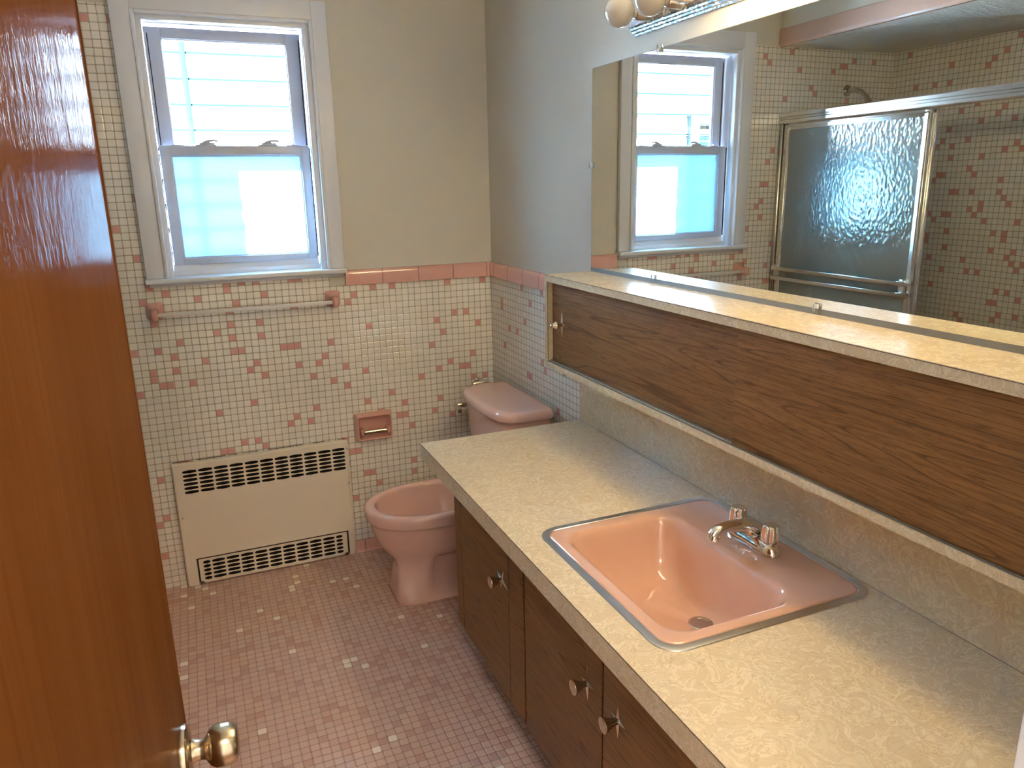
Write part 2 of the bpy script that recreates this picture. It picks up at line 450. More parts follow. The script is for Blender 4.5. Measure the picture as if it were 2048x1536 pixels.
struct(obj('ceiling', B(TUBX - .1, .12, YN - .12, .16, CEIL, CEIL + .1), M['ceil'], smooth=0))
# hall behind the doorway
bm = bmesh.new()
box(bm, -2.2, .6, -4.5, -4.4, 0, CEIL)
box(bm, -2.3, -2.2, -4.5, YN - .12, 0, CEIL)
box(bm, .6, .7, -4.5, YN - .12, 0, CEIL)
struct(obj('wall_hall', bm, M['hallwall'], smooth=0))
struct(obj('ceiling_hall', B(-2.3, .7, -4.5, YN - .12, CEIL, CEIL + .1), M['ceil'], smooth=0))
struct(obj('floor_hall', B(-2.3, .7, -4.5, YN - .12, -.06, 0), M['hallfloor'], smooth=0))

# pink cap tiles along the top of the wainscot
def capprof(c):   # (out, z)
    return [(0, ZCAP), (c, ZCAP), (c, ZW - .016), (c - .0015, ZW - .008), (c - .006, ZW - .002), (c - .011, ZW), (-.004, ZW)]
bm = bmesh.new()
loft(bm, [[Vector((x, -o, z)) for o, z in capprof(.011)] for x in (-.6334, 0)])
struct(obj('trim_1', bm, M['cap_x'], smooth=40))
bm = bmesh.new()
loft(bm, [[Vector((-o, y, z)) for o, z in capprof(.011)] for y in (-.902, 0)])
struct(obj('trim_2', bm, M['cap_y'], smooth=40))
def baseprof():
    return [(0, 0), (.022, 0), (.018, .004), (.0125, .013), (.010, .025), (.009, .040), (.006, .046), (0, .047)]
bm = bmesh.new(); loft(bm, [[Vector((x, -o, z)) for o, z in baseprof()] for x in (-.6745, 0)])
struct(obj('baseboard_back', bm, M['cap_x'], smooth=40))
bm = bmesh.new(); loft(bm, [[Vector((-o, y, z)) for o, z in baseprof()] for y in (-.96, 0)])
struct(obj('baseboard_right', bm, M['cap_y'], smooth=40))

# ------------------------------------------------------------------ window_1
win = bpy.data.objects.new('window_1', None); COL.objects.link(win); win.location = (-.9905, 0, 1.31)
WM['window_1'] = Matrix.Translation(Vector((-.9905, 0, 1.31))); win['kind'] = 'structure'
def ringframe(bm, ox0, ox1, oz0, oz1, ix0, ix1, iz0, iz1, y0, y1, bev=.003, mi=0, bottom=True):
    box(bm, ox0, ix0, y0, y1, oz0, oz1, bev, mi=mi); box(bm, ix1, ox1, y0, y1, oz0, oz1, bev, mi=mi)
    box(bm, ix0 - .001, ix1 + .001, y0 + .0005, y1 - .0005, iz1, oz1, bev, mi=mi)
    if bottom: box(bm, ix0 - .001, ix1 + .001, y0 + .0005, y1 - .0005, oz0, iz0, bev, mi=mi)
bm = bmesh.new()   # casing: flat board, inner bead
ringframe(bm, -1.357, -.6334, 1.246, 2.222, -1.292, -.690, 0, 2.155, -.022, .004, .004, bottom=False)
ringframe(bm, -1.294, -.688, 1.246, 2.157, -1.280, -.702, 0, 2.143, -.030, .010, .005, bottom=False)
obj('casing', bm, M['white'], win)
bm = bmesh.new()   # jamb stops stepping back to the sash
ringframe(bm, -1.284, -.698, 1.246, 2.15, -1.262, -.724, 0, 2.128, -.012, .030, .003, bottom=False)
ringframe(bm, -1.300, -.686, 1.24, 2.165, -1.268, -.716, 1.266, 2.130, .028, .155, .001)
obj('jamb', bm, M['white'], win)
bm = bmesh.new()
box(bm, -1.362, -.630, -.042, .03, 1.227, 1.2465, .006, 3)
box(bm, -1.350, -.640, -.014, .0, 1.214, 1.228, .003)
obj('window_sill', bm, M['white'], win)
bm = bmesh.new(); prism(bm, [(.026, 1.2465), (.060, 1.2465), (.060, 1.290), (.046, 1.290)], 0, -1.262, -.724)
obj('sloped_sill', bm, M['white'], win)
# upper sash
bm = bmesh.new()
ringframe(bm, -1.262, -.722, 1.70, 2.122, -1.2065, -.776, 1.723, 2.0845, .078, .108, .0025)
ringframe(bm, -1.2085, -.774, 1.715, 2.0865, -1.2035, -.779, 1.7225, 2.0815, .085, .103, .001)
us = obj('upper_sash', bm, M['vinyl'], win)
obj('pane', B(-1.2045, -.778, .094, .098, 1.716, 2.0825), M['pane'], us, smooth=0)
bm = bmesh.new()
ringframe(bm, -1.258, -.727, 1.287, 1.717, -1.2215, -.7605, 1.3105, 1.683, .036, .070, .003)
ringframe(bm, -1.2225, -.7595, 1.3085, 1.684, -1.2175, -.7645, 1.3143, 1.6784, .044, .066, .001)
ls = obj('lower_sash', bm, M['vinyl'], win)
# frosted pane keeps its own origin at its lower middle so the film pattern stays put
fo = bpy.data.objects.new
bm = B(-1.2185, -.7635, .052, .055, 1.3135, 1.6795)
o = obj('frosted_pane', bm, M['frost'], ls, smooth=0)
# sash locks and tilt latches
def lock(x):
    b2 = bmesh.new()
    box(b2, x - .040, x + .030, .042, .068, 1.717, 1.7215, .0015)
    box(b2, x - .028, x + .026, .046, .064, 1.7205, 1.729, .003)
    lathe(b2, (x - .002, .055, 1.728), (0, 0, 1), [(0, .012), (.004, .0115), (.006, .008), (.007, 0)], 18)
    tube(b2, [(x - .016, .052, 1.7285), (x + .004, .047, 1.7345), (x + .024, .043, 1.7355), (x + .034, .041, 1.7335), (x + .038, .041, 1.731)], [.0035, .0042, .0038, .0034, .002], 10)
    obj('sash_lock', b2, M['vinyl'], ls)
lock(-1.093); lock(-.873)
for x, s_ in ((-1.195, 1), (-.787, -1)):
    b2 = bmesh.new(); box(b2, x - .022, x + .022, .042, .066, 1.717, 1.7205, .0012)
    prism(b2, [(x - .004, 1.7195), (x, 1.726), (x + .005, 1.7195)], 1, .046, .062)
    obj('tilt_latch', b2, M['vinyl'], ls)
bm = bmesh.new()
for x in (-1.2605, -.7255):
    box(bm, x - .0016, x + .0016, .034, .040, 1.295, 1.71)
    box(bm, x - .0016 + (.01 if x < -1 else -.003), x + .0016 + (.01 if x < -1 else -.003), .076, .080, 1.72, 2.10)
obj('weatherstrip', bm, M['dark'], win, smooth=0)

# ------------------------------------------------------------------ outside
hs = thing('neighbour_house', 'white clapboard side of the house next door, seen through the window', 'house', (-1.6, 2.42, -.6))
bm = bmesh.new(); p = .151; z = -.6; prof = []
z0 = 2.072 - 18 * p
pts = [(2.42, z0)]
for k in range(27):
    pts += [(2.312, z0 + k * p - .001), (2.292, z0 + k * p), (2.294, z0 + k * p + .004), (2.312, z0 + (k + 1) * p - .011), (2.330, z0 + (k + 1) * p - .010)]
pts += [(2.42, z0 + 27 * p)]
prism(bm, pts, 0, -5.2, 2.6)
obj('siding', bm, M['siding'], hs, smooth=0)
bm = bmesh.new(); tube(bm, [(-1.105, 2.27, -.6), (-1.105, 2.27, 3.35)], .017, 12)
obj('downspout', bm, M['downpipe'], hs)
bm = bmesh.new(); ringframe(bm, -3.62, -2.645, 1.0, 2.075, -3.53, -2.735, 1.08, 2.005, 2.255, 2.33, .003)
wf = obj('window_frame', bm, M['siding_trim'], hs)
bm = bmesh.new()
for k in range(22): box(bm, -3.53, -2.735, 2.300, 2.306, 1.085 + k * .042, 1.085 + k * .042 + .034)
obj('blind', bm, M['blind'], wf)
o = obj('ground', B(-6, 3.5, .17, 2.42, -.7, -.6), M['ground'], smooth=0); struct(o)

# ------------------------------------------------------------------ door_1 (opened into the room, hinge on the near wall)
TH = math.radians(-3.5)
nrm = Vector((math.cos(TH), math.sin(TH), 0)); tg = Vector((-math.sin(TH), math.cos(TH), 0))
E0 = Vector((-1.277, -2.10, 0)); DW = .655
H0 = E0 - tg * DW
def DP(s, n, z): return E0 - tg * s + nrm * n + Vector((0, 0, z))
d1 = bpy.data.objects.new('door_1', None); COL.objects.link(d1); d1.location = (H0.x, H0.y, .008); d1.rotation_euler = (0, 0, TH)
WM['door_1'] = Matrix.Translation(Vector((H0.x, H0.y, .008))) @ Matrix.Rotation(TH, 4, 'Z'); d1['kind'] = 'structure'
def dbox(bm, s0, s1, n0, n1, z0, z1, bev=0):
    vs = box(bm, 0, 1, 0, 1, 0, 1)
    for v in vs: v.co = DP(s0 + (s1 - s0) * v.co.x, n0 + (n1 - n0) * v.co.y, z0 + (z1 - z0) * v.co.z)
    if bev: bmesh.ops.bevel(bm, geom=list(set(e for v in vs for e in v.link_edges)), offset=bev, segments=2, affect='EDGES', profile=.5)
bm = bmesh.new(); dbox(bm, 0, DW, -.035, 0, .008, 2.04, .0015); obj('door_panel', bm, M['door'], d1)
bm = bmesh.new()
KZ = .858; ks = .066
lathe(bm, DP(ks, 0, KZ), nrm, [(0, .0355), (.004, .036), (.008, .035), (.0095, .031), (.011, .0295), (.012, .019), (.0135, .0155), (.018, .0135), (.024, .0125), (.029, .0135), (.0315, .0175), (.035, .0225), (.041, .0262), (.050, .0272), (.058, .0265), (.064, .0245), (.0675, .0215), (.0690, .017), (.0695, 0)], 48)
kn = obj('door_knob', bm, M['nickel'], d1)
bm = bmesh.new(); lathe(bm, DP(ks, -.035, KZ), -nrm, [(0, .0325), (.006, .031), (.009, .0265), (.012, .0145), (.024, .0115), (.030, .0125), (.037, .022), (.051, .0268), (.063, .0225), (.068, .009), (.0683, 0)], 32)
obj('door_knob', bm, M['nickel'], d1)
bm = bmesh.new()
for z in (.25, 1.02, 1.8): lathe(bm, DP(DW + .003, -.006, z), (0, 0, 1), [(0, 0), (.001, .006), (.089, .006), (.09, 0)], 14)
obj('hinge', bm, M['nickel'], d1)
bm = bmesh.new(); dbox(bm, -.0012, .002, -.030, -.006, KZ - .03, KZ + .03); obj('latch_plate', bm, M['nickel'], d1)

# ------------------------------------------------------------------ countertop with splash
ct = thing('countertop', 'cream swirl laminate vanity top with matching splash, sink let into it', 'countertop', (CX / 2, (CY0 + YN) / 2, .70))
SX0, SX1, SY0, SY1 = -.5175, -.0115, -2.1245, -1.5775
TT = .052
bm = bmesh.new()
y0, y1 = YN, CY0
hx0, hx1, hy0, hy1 = SX0 + .02, SX1 - .02, SY0 + .02, SY1 - .02
for (ia, ib, za, zb) in ((0, 0, HC - .0016, HC), (.0181, .0181, HC - .022, HC - .0017)):
    box(bm, CX + ia, -.004, hy1, y1 - ib, za, zb); box(bm, CX + ia, -.004, y0, hy0, za, zb)
    box(bm, CX + ia, hx0, hy0, hy1, za, zb); box(bm, hx1, -.004, hy0, hy1, za, zb)
top = obj('worktop', bm, M['lam'], ct, smooth=0)
bm = bmesh.new()
box(bm, CX, CX + .018, y0, y1, HC - TT, HC - .0029); box(bm, CX + .0181, -.004, y1 - .018, y1, HC - TT, HC - .0029)
obj('edge_band', bm, M['lam'], ct, smooth=0)
bm = bmesh.new()
box(bm, CX - .0004, CX + .001, y0, y1 + .0004, HC - .0028, HC - .0016)
box(bm, CX - .0004, -.004, y1 - .0006, y1 + .0004, HC - .0028, HC - .0016)
obj('edge_seam', bm, M['rust'], ct, smooth=0)
bm = bmesh.new(); box(bm, -.0055, -.0005, YN, -.8395, HC, SH0)
sp = obj('backsplash', bm, M['lam'], ct, smooth=0)
obj('seam', B(-.0062, -.005, YN, -.84, HC, HC + .0012), M['caulk'], sp, smooth=0)

# ------------------------------------------------------------------ sink
sk = thing('sink', 'pink drop-in sink with a flat steel rim let into the vanity top', 'sink', ((SX0 + SX1) / 2, (SY0 + SY1) / 2, .60))
bm = bmesh.new()
def rr(i, z, r): return rrect(SX0 + i, SX1 - i, SY0 + i, SY1 - i, r, z, 10)
loft(bm, [rr(.0, HC + .0002, .052), rr(.001, HC + .0018, .051), rr(.006, HC + .0026, .047), rr(.0170, HC + .0026, .036), rr(.0190, HC + .0012, .034), rr(.0195, HC - .006, .034), rr(.004, HC - .0002, .05)], cap0=False, cap1=False)
obj('steel_rim', bm, M['steel'], sk)
bm = bmesh.new()
OXa, OXb, OYa, OYb = -.470, -.170, -2.078, -1.630
def op(i, z, r, ix=0, iy=0): return rrect(OXa + i + ix, OXb - i, OYa + i + iy, OYb - i - iy, r, z, 10)
rings = [rr(.0185, HC - .006, .035), rr(.0188, HC + .0010, .035), rr(.021, HC + .0026, .033), rr(.026, HC + .0034, .030),
         rr(.034, HC + .0030, .026), op(-.008, HC + .0035, .050), op(.0, HC + .001, .055), op(.005, HC - .005, .056), op(.010, HC - .018, .056),
         op(.015, HC - .045, .055, .012), op(.021, HC - .080, .052, .030, .004), op(.029, HC - .112, .05, .050, .014), op(.038, HC - .132, .05, .064, .030), op(.052, HC - .1405, .045, .078, .052),
         [Vector((-.252 + .026 * math.cos(a), -1.878 + .026 * math.sin(a), HC - .1445)) for a in [math.radians(x) for x in sum([[q + 90 * k / 10 for k in range(11)] for q in (0, 90, 180, 270)], [])]],
         [Vector((-.252 + .020 * math.cos(a), -1.878 + .020 * math.sin(a), HC - .150)) for a in [math.radians(x) for x in sum([[q + 90 * k / 10 for k in range(11)] for q in (0, 90, 180, 270)], [])]],
         ]
R = loft(bm, rings, cap0=False, cap1=True)
# faucet ledge stands a little proud, soap rests either side dip
for ring, w in ((R[4], 1), (R[5], 1)):
    pass
obj('bowl', bm, M['pink'], sk, smooth=60)
for yc in (-1.655, -2.053):   # shallow soap rests at both ends of the ledge
    pass
bm = bmesh.new(); lathe(bm, (-.252, -1.878, HC - .1455), (0, 0, 1), [(0, .0275), (.0012, .0275), (.0024, .0255), (.0018, .0225), (-.003, .0200), (-.02, .0195), (-.021, 0)], 32)
dr = obj('drain', bm, M['chrome_d'], sk)
bm = bmesh.new(); lathe(bm, (-.252, -1.878, HC - .1535), (0, 0, 1), [(0, 0), (.0005, .0195), (.0035, .0195), (.0040, 0)], 24)
obj('hole_shade', bm, M['dark'], dr)  # black disc in the drain, stands in for the shade of its hole

# ------------------------------------------------------------------ faucet
FX, FY, FZ = -.098, -1.847, HC + .0046
fc = thing('faucet', 'chrome two-handle tap standing on the back ledge of the pink sink', 'tap', (FX, FY, FZ))
def stad(hx, hy, z, x=FX, n=40):
    pts = []
    for k in range(n):
        a = 2 * PI * k / n; c, s_ = math.cos(a), math.sin(a)
        y = math.copysign(abs(s_) ** .8, s_) * hy
        wdt = hx * (1 - .22 * (1 - abs(y / hy)) ** .8)
        pts.append(Vector((x + math.copysign(abs(c) ** .9, c) * wdt, FY + y, z)))
    return pts
bm = bmesh.new()
loft(bm, [stad(.030, .084, FZ), stad(.0305, .0845, FZ + .003), stad(.029, .082, FZ + .011), stad(.025, .076, FZ + .020), stad(.018, .066, FZ + .0255), stad(.008, .045, FZ + .0265)])
for s_ in (-1, 1):
    lathe(bm, (FX + .004, FY + s_ * .0535, FZ + .012), (0, 0, 1), [(0, .021), (.008, .0205), (.012, .017), (.015, .0135), (.018, 0)], 32)
obj('base', bm, M['chrome'], fc)
bm = bmesh.new()
tube(bm, [(FX + .012, FY, FZ + .012), (FX + .004, FY, FZ + .030), (FX - .016, FY + .001, FZ + .043), (FX - .042, FY + .002, FZ + .050), (FX - .070, FY + .003, FZ + .0515), (FX - .090, FY + .004, FZ + .048), (FX - .101, FY + .0045, FZ + .042), (FX - .106, FY + .005, FZ + .036)],
     [.022, .0215, .0190, .0165, .0150, .0142, .0136, .0128], 24, flat=[(1.1, 1), (1.2, 1), (1.2, .9), (1.12, .82), (1.05, .85), (1, .92), (1, 1), (1, 1)])
lathe(bm, (FX - .100, FY + .0045, FZ + .042), (-.22, 0, -1), [(0, .012), (.004, .0135), (.017, .0135), (.0185, .0125), (.0185, .0095), (.013, .009), (.0129, 0)], 24)
obj('spout', bm, M['chrome'], fc)
for s_ in (-1, 1):
    bm = bmesh.new(); rings = []
    for (h, r, fl) in ((.0, .0195, 0), (.0008, .0212, .8), (.006, .0216, 1), (.020, .0206, 1), (.031, .0193, 1), (.0355, .0178, .7), (.0375, .0150, .2), (.0378, .0125, 0), (.0370, .011, 0), (.0368, .001, 0)):
        rings.append([Vector((FX + .004 + (r - fl * .0025 * (1 + math.cos(8 * a))) * math.cos(a), FY + s_ * .0535 + (r - fl * .0025 * (1 + math.cos(8 * a))) * math.sin(a), FZ + .0285 + h)) for a in [2 * PI * k / 64 for k in range(64)]])
    loft(bm, rings); obj('handle', bm, M['chrome'], fc, smooth=50)
bm = bmesh.new(); tube(bm, [(FX + .028, FY, FZ + .004), (FX + .028, FY, FZ + .026)], .0025, 10)
lathe(bm, (FX + .028, FY, FZ + .024), (0, 0, 1), [(0, .003), (.003, .0065), (.010, .0065), (.0125, .0045), (.013, 0)], 18)
obj('lift_rod', bm, M['chrome'], fc)

# ------------------------------------------------------------------ star-backed knob
def starknob(parent, base, L=.046, W=.030, rot=0, length=.036, r=.0175):
    """base on the face, pointing towards -x"""
    b = Vector(base); b2 = bmesh.new()
    pts = []
    for k in range(8):
        a = PI / 4 * k + rot
        rad = (L if k % 4 == 0 else W) if k % 2 == 0 else .0075
        pts.append((rad * math.sin(a), rad * math.cos(a)))
    lo = [b2.verts.new(b + Vector((-.0004, y, z))) for y, z in pts]
    hi = [b2.verts.new(b + Vector((-.0015, y * .97, z * .97))) for y, z in pts]
    c = b2.verts.new(b + Vector((-.0075, 0, 0)))
    for k in range(8):
        b2.faces.new((lo[k], lo[(k + 1) % 8], hi[(k + 1) % 8], hi[k])); b2.faces.new((hi[k], hi[(k + 1) % 8], c))
    b2.faces.new(list(reversed(lo)))
    kb = bmesh.new()
    lathe(kb, b + Vector((-.004, 0, 0)), (-1, 0, 0), [(0, .0075), (.004, .0070), (.010, .0085), (.020, .0125), (length - .007, r - .001), (length - .004, r), (length - .002, r - .0006), (length - .001, r - .003), (length, r * .5), (length + .0005, 0)], 32)
    k_ = obj('knob', kb, M['chrome_d'], parent, smooth=35)
    s_ = obj('star_backplate', b2, M['chrome_d'], k_, smooth=0)
    return k_

# ------------------------------------------------------------------ vanity cabinet
VX = -.500; VZ0 = .122; VE = -.904
vc = thing('vanity_cabinet', 'brown wood-grain vanity cabinet with star knobs standing under the countertop', 'cabinet', (-.25, (VE + YN) / 2, 0))
bm = bmesh.new()
box(bm, VX + .019, -.0125, VE - .016, VE, VZ0, HC - .0535)
box(bm, VX + .019, -.0125, YN + .002, YN + .018, VZ0, HC - .0535)
box(bm, VX + .019, -.0125, YN + .018, VE - .016, VZ0, VZ0 + .016)
box(bm, VX + .019, VX + .024, YN + .018, VE - .016, VZ0 + .016, .56)
obj('cabinet_body', bm, M['wood'], vc, smooth=0)
bm = bmesh.new(); box(bm, VX, VX + .019, -.960, VE, VZ0 + .004, HC - .0535, .001)
obj('stile', bm, M['wood'], vc, smooth=0)
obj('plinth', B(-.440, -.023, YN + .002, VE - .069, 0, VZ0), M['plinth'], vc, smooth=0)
for ya, yb in ((-.966, -.959), (-1.471, -1.463), (-1.884, -1.877), (-2.30, -2.294)):
    obj('door_gap', B(VX + .0012, VX + .0188, ya, yb, VZ0 + .004, HC - .0535), M['dark'], vc, smooth=0)
for (ya, yb, ky, rot) in ((-1.463, -.966, -1.320, 1.25), (-1.877, -1.471, -1.817, .06), (-2.294, -1.884, -1.948, .0), (YN + .004, -2.30, -2.70, 0)):
    bm = bmesh.new(); box(bm, VX - .001, VX + .0185, ya + .001, yb - .001, VZ0, HC - .054, .0012)
    d = obj('door', bm, M['wood_c'] if ya == -1.877 else M['wood_b'] if ya == -2.294 else M['wood'], vc, smooth=0)
    if ya == -1.463: obj('door_joint', B(VX - .0016, VX - .0008, -1.3634, -1.3622, VZ0 + .001, HC - .06), M['rust'], d, smooth=0)
    starknob(d, (VX - .001, ky, .490), rot=rot, W=.030 if rot < 1 else .034)

# ------------------------------------------------------------------ wall shelf cabinet
sc = thing('shelf_cabinet', 'long shallow wall cabinet with sliding wood-grain doors and laminate top under the mirror', 'cabinet', (-.08, (SHY + YN) / 2, SH0))
bm = bmesh.new()
FT = .0215
box(bm, SHX, .002, YN, SHY, SH1 - FT, SH1)
box(bm, SHX, -.0055, SHY - .014, SHY, SH0, SH1 - FT)
box(bm, SHX, -.0055, YN, SHY - .014, SH0, SH0 + .0165)
bx = obj('cabinet_body', bm, M['lam'], sc, smooth=0)
obj('edge_seam', B(SHX - .0004, SHX + .001, YN, SHY + .0003, SH1 - .0024, SH1 - .0014), M['rust'], bx, smooth=0)
bm = bmesh.new(); box(bm, -.012, -.0058, YN, SHY - .0142, SH0 + .0167, SH1 - FT - .0002)
obj('cabinet_back', bm, M['wood'], sc, smooth=0)
bm = bmesh.new()
box(bm, SHX + .004, SHX + .0055, YN, SHY - .0145, SH0 + .0167, SH0 + .0205)
box(bm, SHX + .0165, SHX + .018, YN, SHY - .0145, SH0 + .0167, SH0 + .0205)
box(bm, SHX + .004, SHX + .0055, SHY - .0155, SHY - .0142, SH0 + .0167, SH1 - FT)
obj('track', bm, M['channel'], sc, smooth=0)
bm = bmesh.new(); box(bm, SHX + .021, SHX + .026, -1.90, SHY - .0165, SH0 + .0175, SH1 - FT - .001)
d = obj('sliding_door', bm, M['wood'], sc, smooth=0)
starknob(d, (SHX + .021, -.990, 1.127), L=.044, W=.020, r=.0065, length=.040, rot=.03)
bm = bmesh.new(); box(bm, SHX + .0085, SHX + .0135, YN + .002, -1.834, SH0 + .0175, SH1 - FT - .001)
obj('sliding_door', bm, M['wood_b'], sc, smooth=0)

# ------------------------------------------------------------------ mirror
MY, MZ0, MZ1 = -.9067, 1.291, 1.8925
mi_ = thing('wall_mirror', 'wide frameless mirror held by clips above the laminate shelf', 'mirror', (0, (MY + YN) / 2, SH1))
bm = bmesh.new()
ring = [Vector((0, p.x, p.y)) for p in rrect(YN + .002, MY, MZ0, MZ1, .004, 0, 4)]
loft(bm, [[p + Vector((.0045, 0, 0)) for p in ring], [p + Vector((-.0014, 0, 0)) for p in ring]])
obj('mirror_glass', bm, M['mirror'], mi_, smooth=0)
bm = bmesh.new()
ring = [Vector((0, p.x, p.y)) for p in rrect(YN + .0015, MY + .0016, MZ0 - .001, MZ1 + .0016, .005, 0, 4)]
loft(bm, [[p + Vector((.0055, 0, 0)) for p in ring], [p + Vector((-.0006, 0, 0)) for p in ring]])
obj('backing', bm, M['channel'], mi_, smooth=0)
bm = bmesh.new(); box(bm, -.0016, .005, YN + .0015, MY + .001, SH1 + .0001, MZ0)
obj('bottom_channel', bm, M['channel'], mi_, smooth=0)
for (y, z, up) in ((-1.273, MZ0, 1), (-1.886, MZ0, 1), (-2.50, MZ0, 1), (-1.272, MZ1, -1), (-1.886, MZ1, -1), (-2.50, MZ1, -1), (MY, 1.609, 0)):
    bm = bmesh.new()
    if up: box(bm, -.007, .004, y - .009, y + .009, z - .010, z + .011, .002)
    else: box(bm, -.007, .004, y - .010, y + .010, z - .009, z + .009, .002)
    lathe(bm, (-.006, y, z - .003 * up), (-1, 0, 0), [(0, .0032), (.0012, .003), (.0018, 0)], 12)
    obj('mirror_clip', bm, M['clip'], mi_)

# ------------------------------------------------------------------ light bar with globe bulbs
LZ = 1.984; LY0, LY1 = -1.140, -2.345
lf = thing('light_bar', 'pitted chrome bar of round globe bulbs mounted above the mirror', 'light', (T, (LY0 + LY1) / 2, LZ))
bm = bmesh.new()
hh = .042
prof = [(.0, hh), (-.009, hh), (-.011, hh - .004), (-.017, hh - .006), (-.019, hh - .010), (-.025, hh - .012), (-.027, hh - .016), (-.034, hh - .019), (-.036, 0)]
rings = []
for (x, h) in prof:
    e = (hh - h) * .9
    rings.append([Vector((T + x, LY0 - e, LZ + max(h, .0001))), Vector((T + x, LY1 + e, LZ + max(h, .0001))), Vector((T + x, LY1 + e, LZ - max(h, .0001))), Vector((T + x, LY0 - e, LZ - max(h, .0001)))])
rings[-1] = [Vector((T - .0335, p.y, p.z)) for p in rings[-2]]
loft(bm, rings)
obj('back_plate', bm, M['plate'], lf, smooth=0)
NB = 8
for k in range(NB):
    y = -1.263 - .1405 * k
    bm = bmesh.new(); lathe(bm, (T - .032, y, LZ - .009), (-1, 0, 0), [(0, .021), (.004, .021), (.006, .0185), (.048, .0175), (.050, .015), (.050, 0)], 28)
    so = obj('socket', bm, M['alu'], lf)
    bm = bmesh.new(); R0 = .0385; X0 = -.026
    prof = [(0, .0135), (.006, .0140), (.012, .0185)]
    cx_ = .012 + math.sqrt(R0 * R0 - .0185 ** 2)
    a0 = math.acos(-math.sqrt(R0 * R0 - .0185 ** 2) / R0)
    for j in range(1, 21):
        a = a0 * (1 - j / 20); prof.append((cx_ + R0 * math.cos(a), R0 * math.sin(a)))
    lathe(bm, (T - .081, y, LZ - .009), (-1, 0, 0), prof, 40)
    obj('globe_bulb', bm, M['bulb_off'] if k < 3 else M['bulb_on'], lf, smooth=60)

# ------------------------------------------------------------------ toilet
TY = -.437
to = thing('toilet', 'pink toilet without a seat, bowl rim bare, beside the vanity counter', 'toilet', (-.40, TY, 0))
bm = bmesh.new()
E = lambda x0, x1, ry, z, e=2.2: sellipse((x0 + x1) / 2 + 0.0, TY, (x1 - x0) / 2, (x1 - x0) / 2, ry, z, e, 56)
def E(x0, x1, ry, z, e=2.2, n=120):
    pts = sellipse((x0 + x1) / 2, TY, (x1 - x0) / 2, (x1 - x0) / 2, ry, z, e, n)
    if .02 < z < .19:
        kz = min(1, (z - .02) / .02) * min(1, (.19 - z) / .03)
        for p in pts:
            t = min(1, max(0, (p.x + .480) / .022)); t = t * t * (3 - 2 * t)
            p.y = TY + (p.y - TY) * (1 - .40 * t * kz)
    return pts
rings = [E(-.617, -.115, .112, 0, 6), E(-.6185, -.115, .1135, .005, 6), E(-.617, -.117, .111, .022, 6), E(-.611, -.12, .104, .045, 6), E(-.606, -.125, .098, .08, 5.5), E(-.602, -.13, .093, .12, 5),
         E(-.603, -.13, .094, .150, 4), E(-.618, -.13, .108, .180, 3), E(-.642, -.13, .130, .205, 2.6), E(-.668, -.135, .152, .245, 2.4), E(-.681, -.14, .164, .285, 2.3), E(-.688, -.15, .171, .318, 2.25), E(-.690, -.16, .173, .330, 2.25),
         E(-.6935, -.16, .1765, .3335, 2.25), E(-.7005, -.16, .183, .337, 2.25), E(-.703, -.16, .1855, .343, 2.25), E(-.703, -.16, .1855, .371, 2.25), E(-.700, -.161, .183, .3795, 2.25), E(-.694, -.163, .178, .3845, 2.25), E(-.686, -.168, .171, .3862, 2.25),
         E(-.668, -.232, .153, .3850, 2.2), E(-.662, -.238, .148, .3810, 2.2), E(-.659, -.241, .1455, .372, 2.2), E(-.659, -.241, .1455, .350, 2.2), E(-.652, -.25, .140, .325, 2.2), E(-.615, -.265, .118, .27, 2.2), E(-.54, -.29, .08, .21, 2.2), E(-.48, -.34, .045, .175, 2.0), E(-.44, -.37, .02, .165, 2)]
loft(bm, rings)
# trapway bulge behind the front foot
box(bm, -.46, -.13, TY - .052, TY + .052, .001, .20, .02, 3)
obj('bowl', bm, M['pink_toilet'], to, smooth=60)
bm = bmesh.new(); loft(bm, [E(-.56, -.315, .075, .2145, 2), E(-.56, -.315, .075, .2150, 2)]); obj('water', bm, NT('bowl_water').bsdf((.35, .22, .18), .02, 0, ior=1.33), to)
# tank: gently bowed front
def tankring(x0, xb, hy, bow, z, r=.03, n=12):
    pts = []
    for k in range(n + 1):              # front, from +y to -y, bowed towards -x
        t = 1 - 2 * k / n; y = t * (hy - r * .2)
        x = x0 - bow * (1 - t * t) + max(0, abs(t) - .85) / .15 * r * .55 * (max(0, abs(t) - .85) / .15)
        pts.append(Vector((x, TY + y, z)))
    pts.append(Vector((x0 + r * 1.3, TY - hy, z))); pts.append(Vector((xb - r * .5, TY - hy, z)));  pts.append(Vector((xb, TY - hy + r * .4, z)))
    pts.append(Vector((xb, TY + hy - r * .4, z))); pts.append(Vector((xb - r * .5, TY + hy, z))); pts.append(Vector((x0 + r * 1.3, TY + hy, z)))
    return pts
bm = bmesh.new()
loft(bm, [tankring(-.190, -.036, .205, .020, .386), tankring(-.196, -.034, .212, .020, .40), tankring(-.206, -.032, .225, .022, .56), tankring(-.212, -.030, .233, .022, .70), tankring(-.212, -.030, .233, .022, .7155)])
obj('tank', bm, M['pink_toilet'], to, smooth=50)
bm = bmesh.new()
TR = lambda i, z: tankring(-.226 + i, -.022 - i * .5, .2475 - i, .028, z, .04)
loft(bm, [TR(.008, .7150), TR(.002, .7165), TR(.0, .722), TR(.002, .738), TR(.006, .7455), TR(.014, .7505), TR(.03, .7520), TR(.07, .7525)])
obj('tank_lid', bm, M['pink_toilet'], to, smooth=50)
bm = bmesh.new()
lathe(bm, (-.226, TY + .165, .688), (-1, 0, 0), [(0, .017), (.004, .016), (.007, .010), (.018, .009), (.02, 0)], 24)
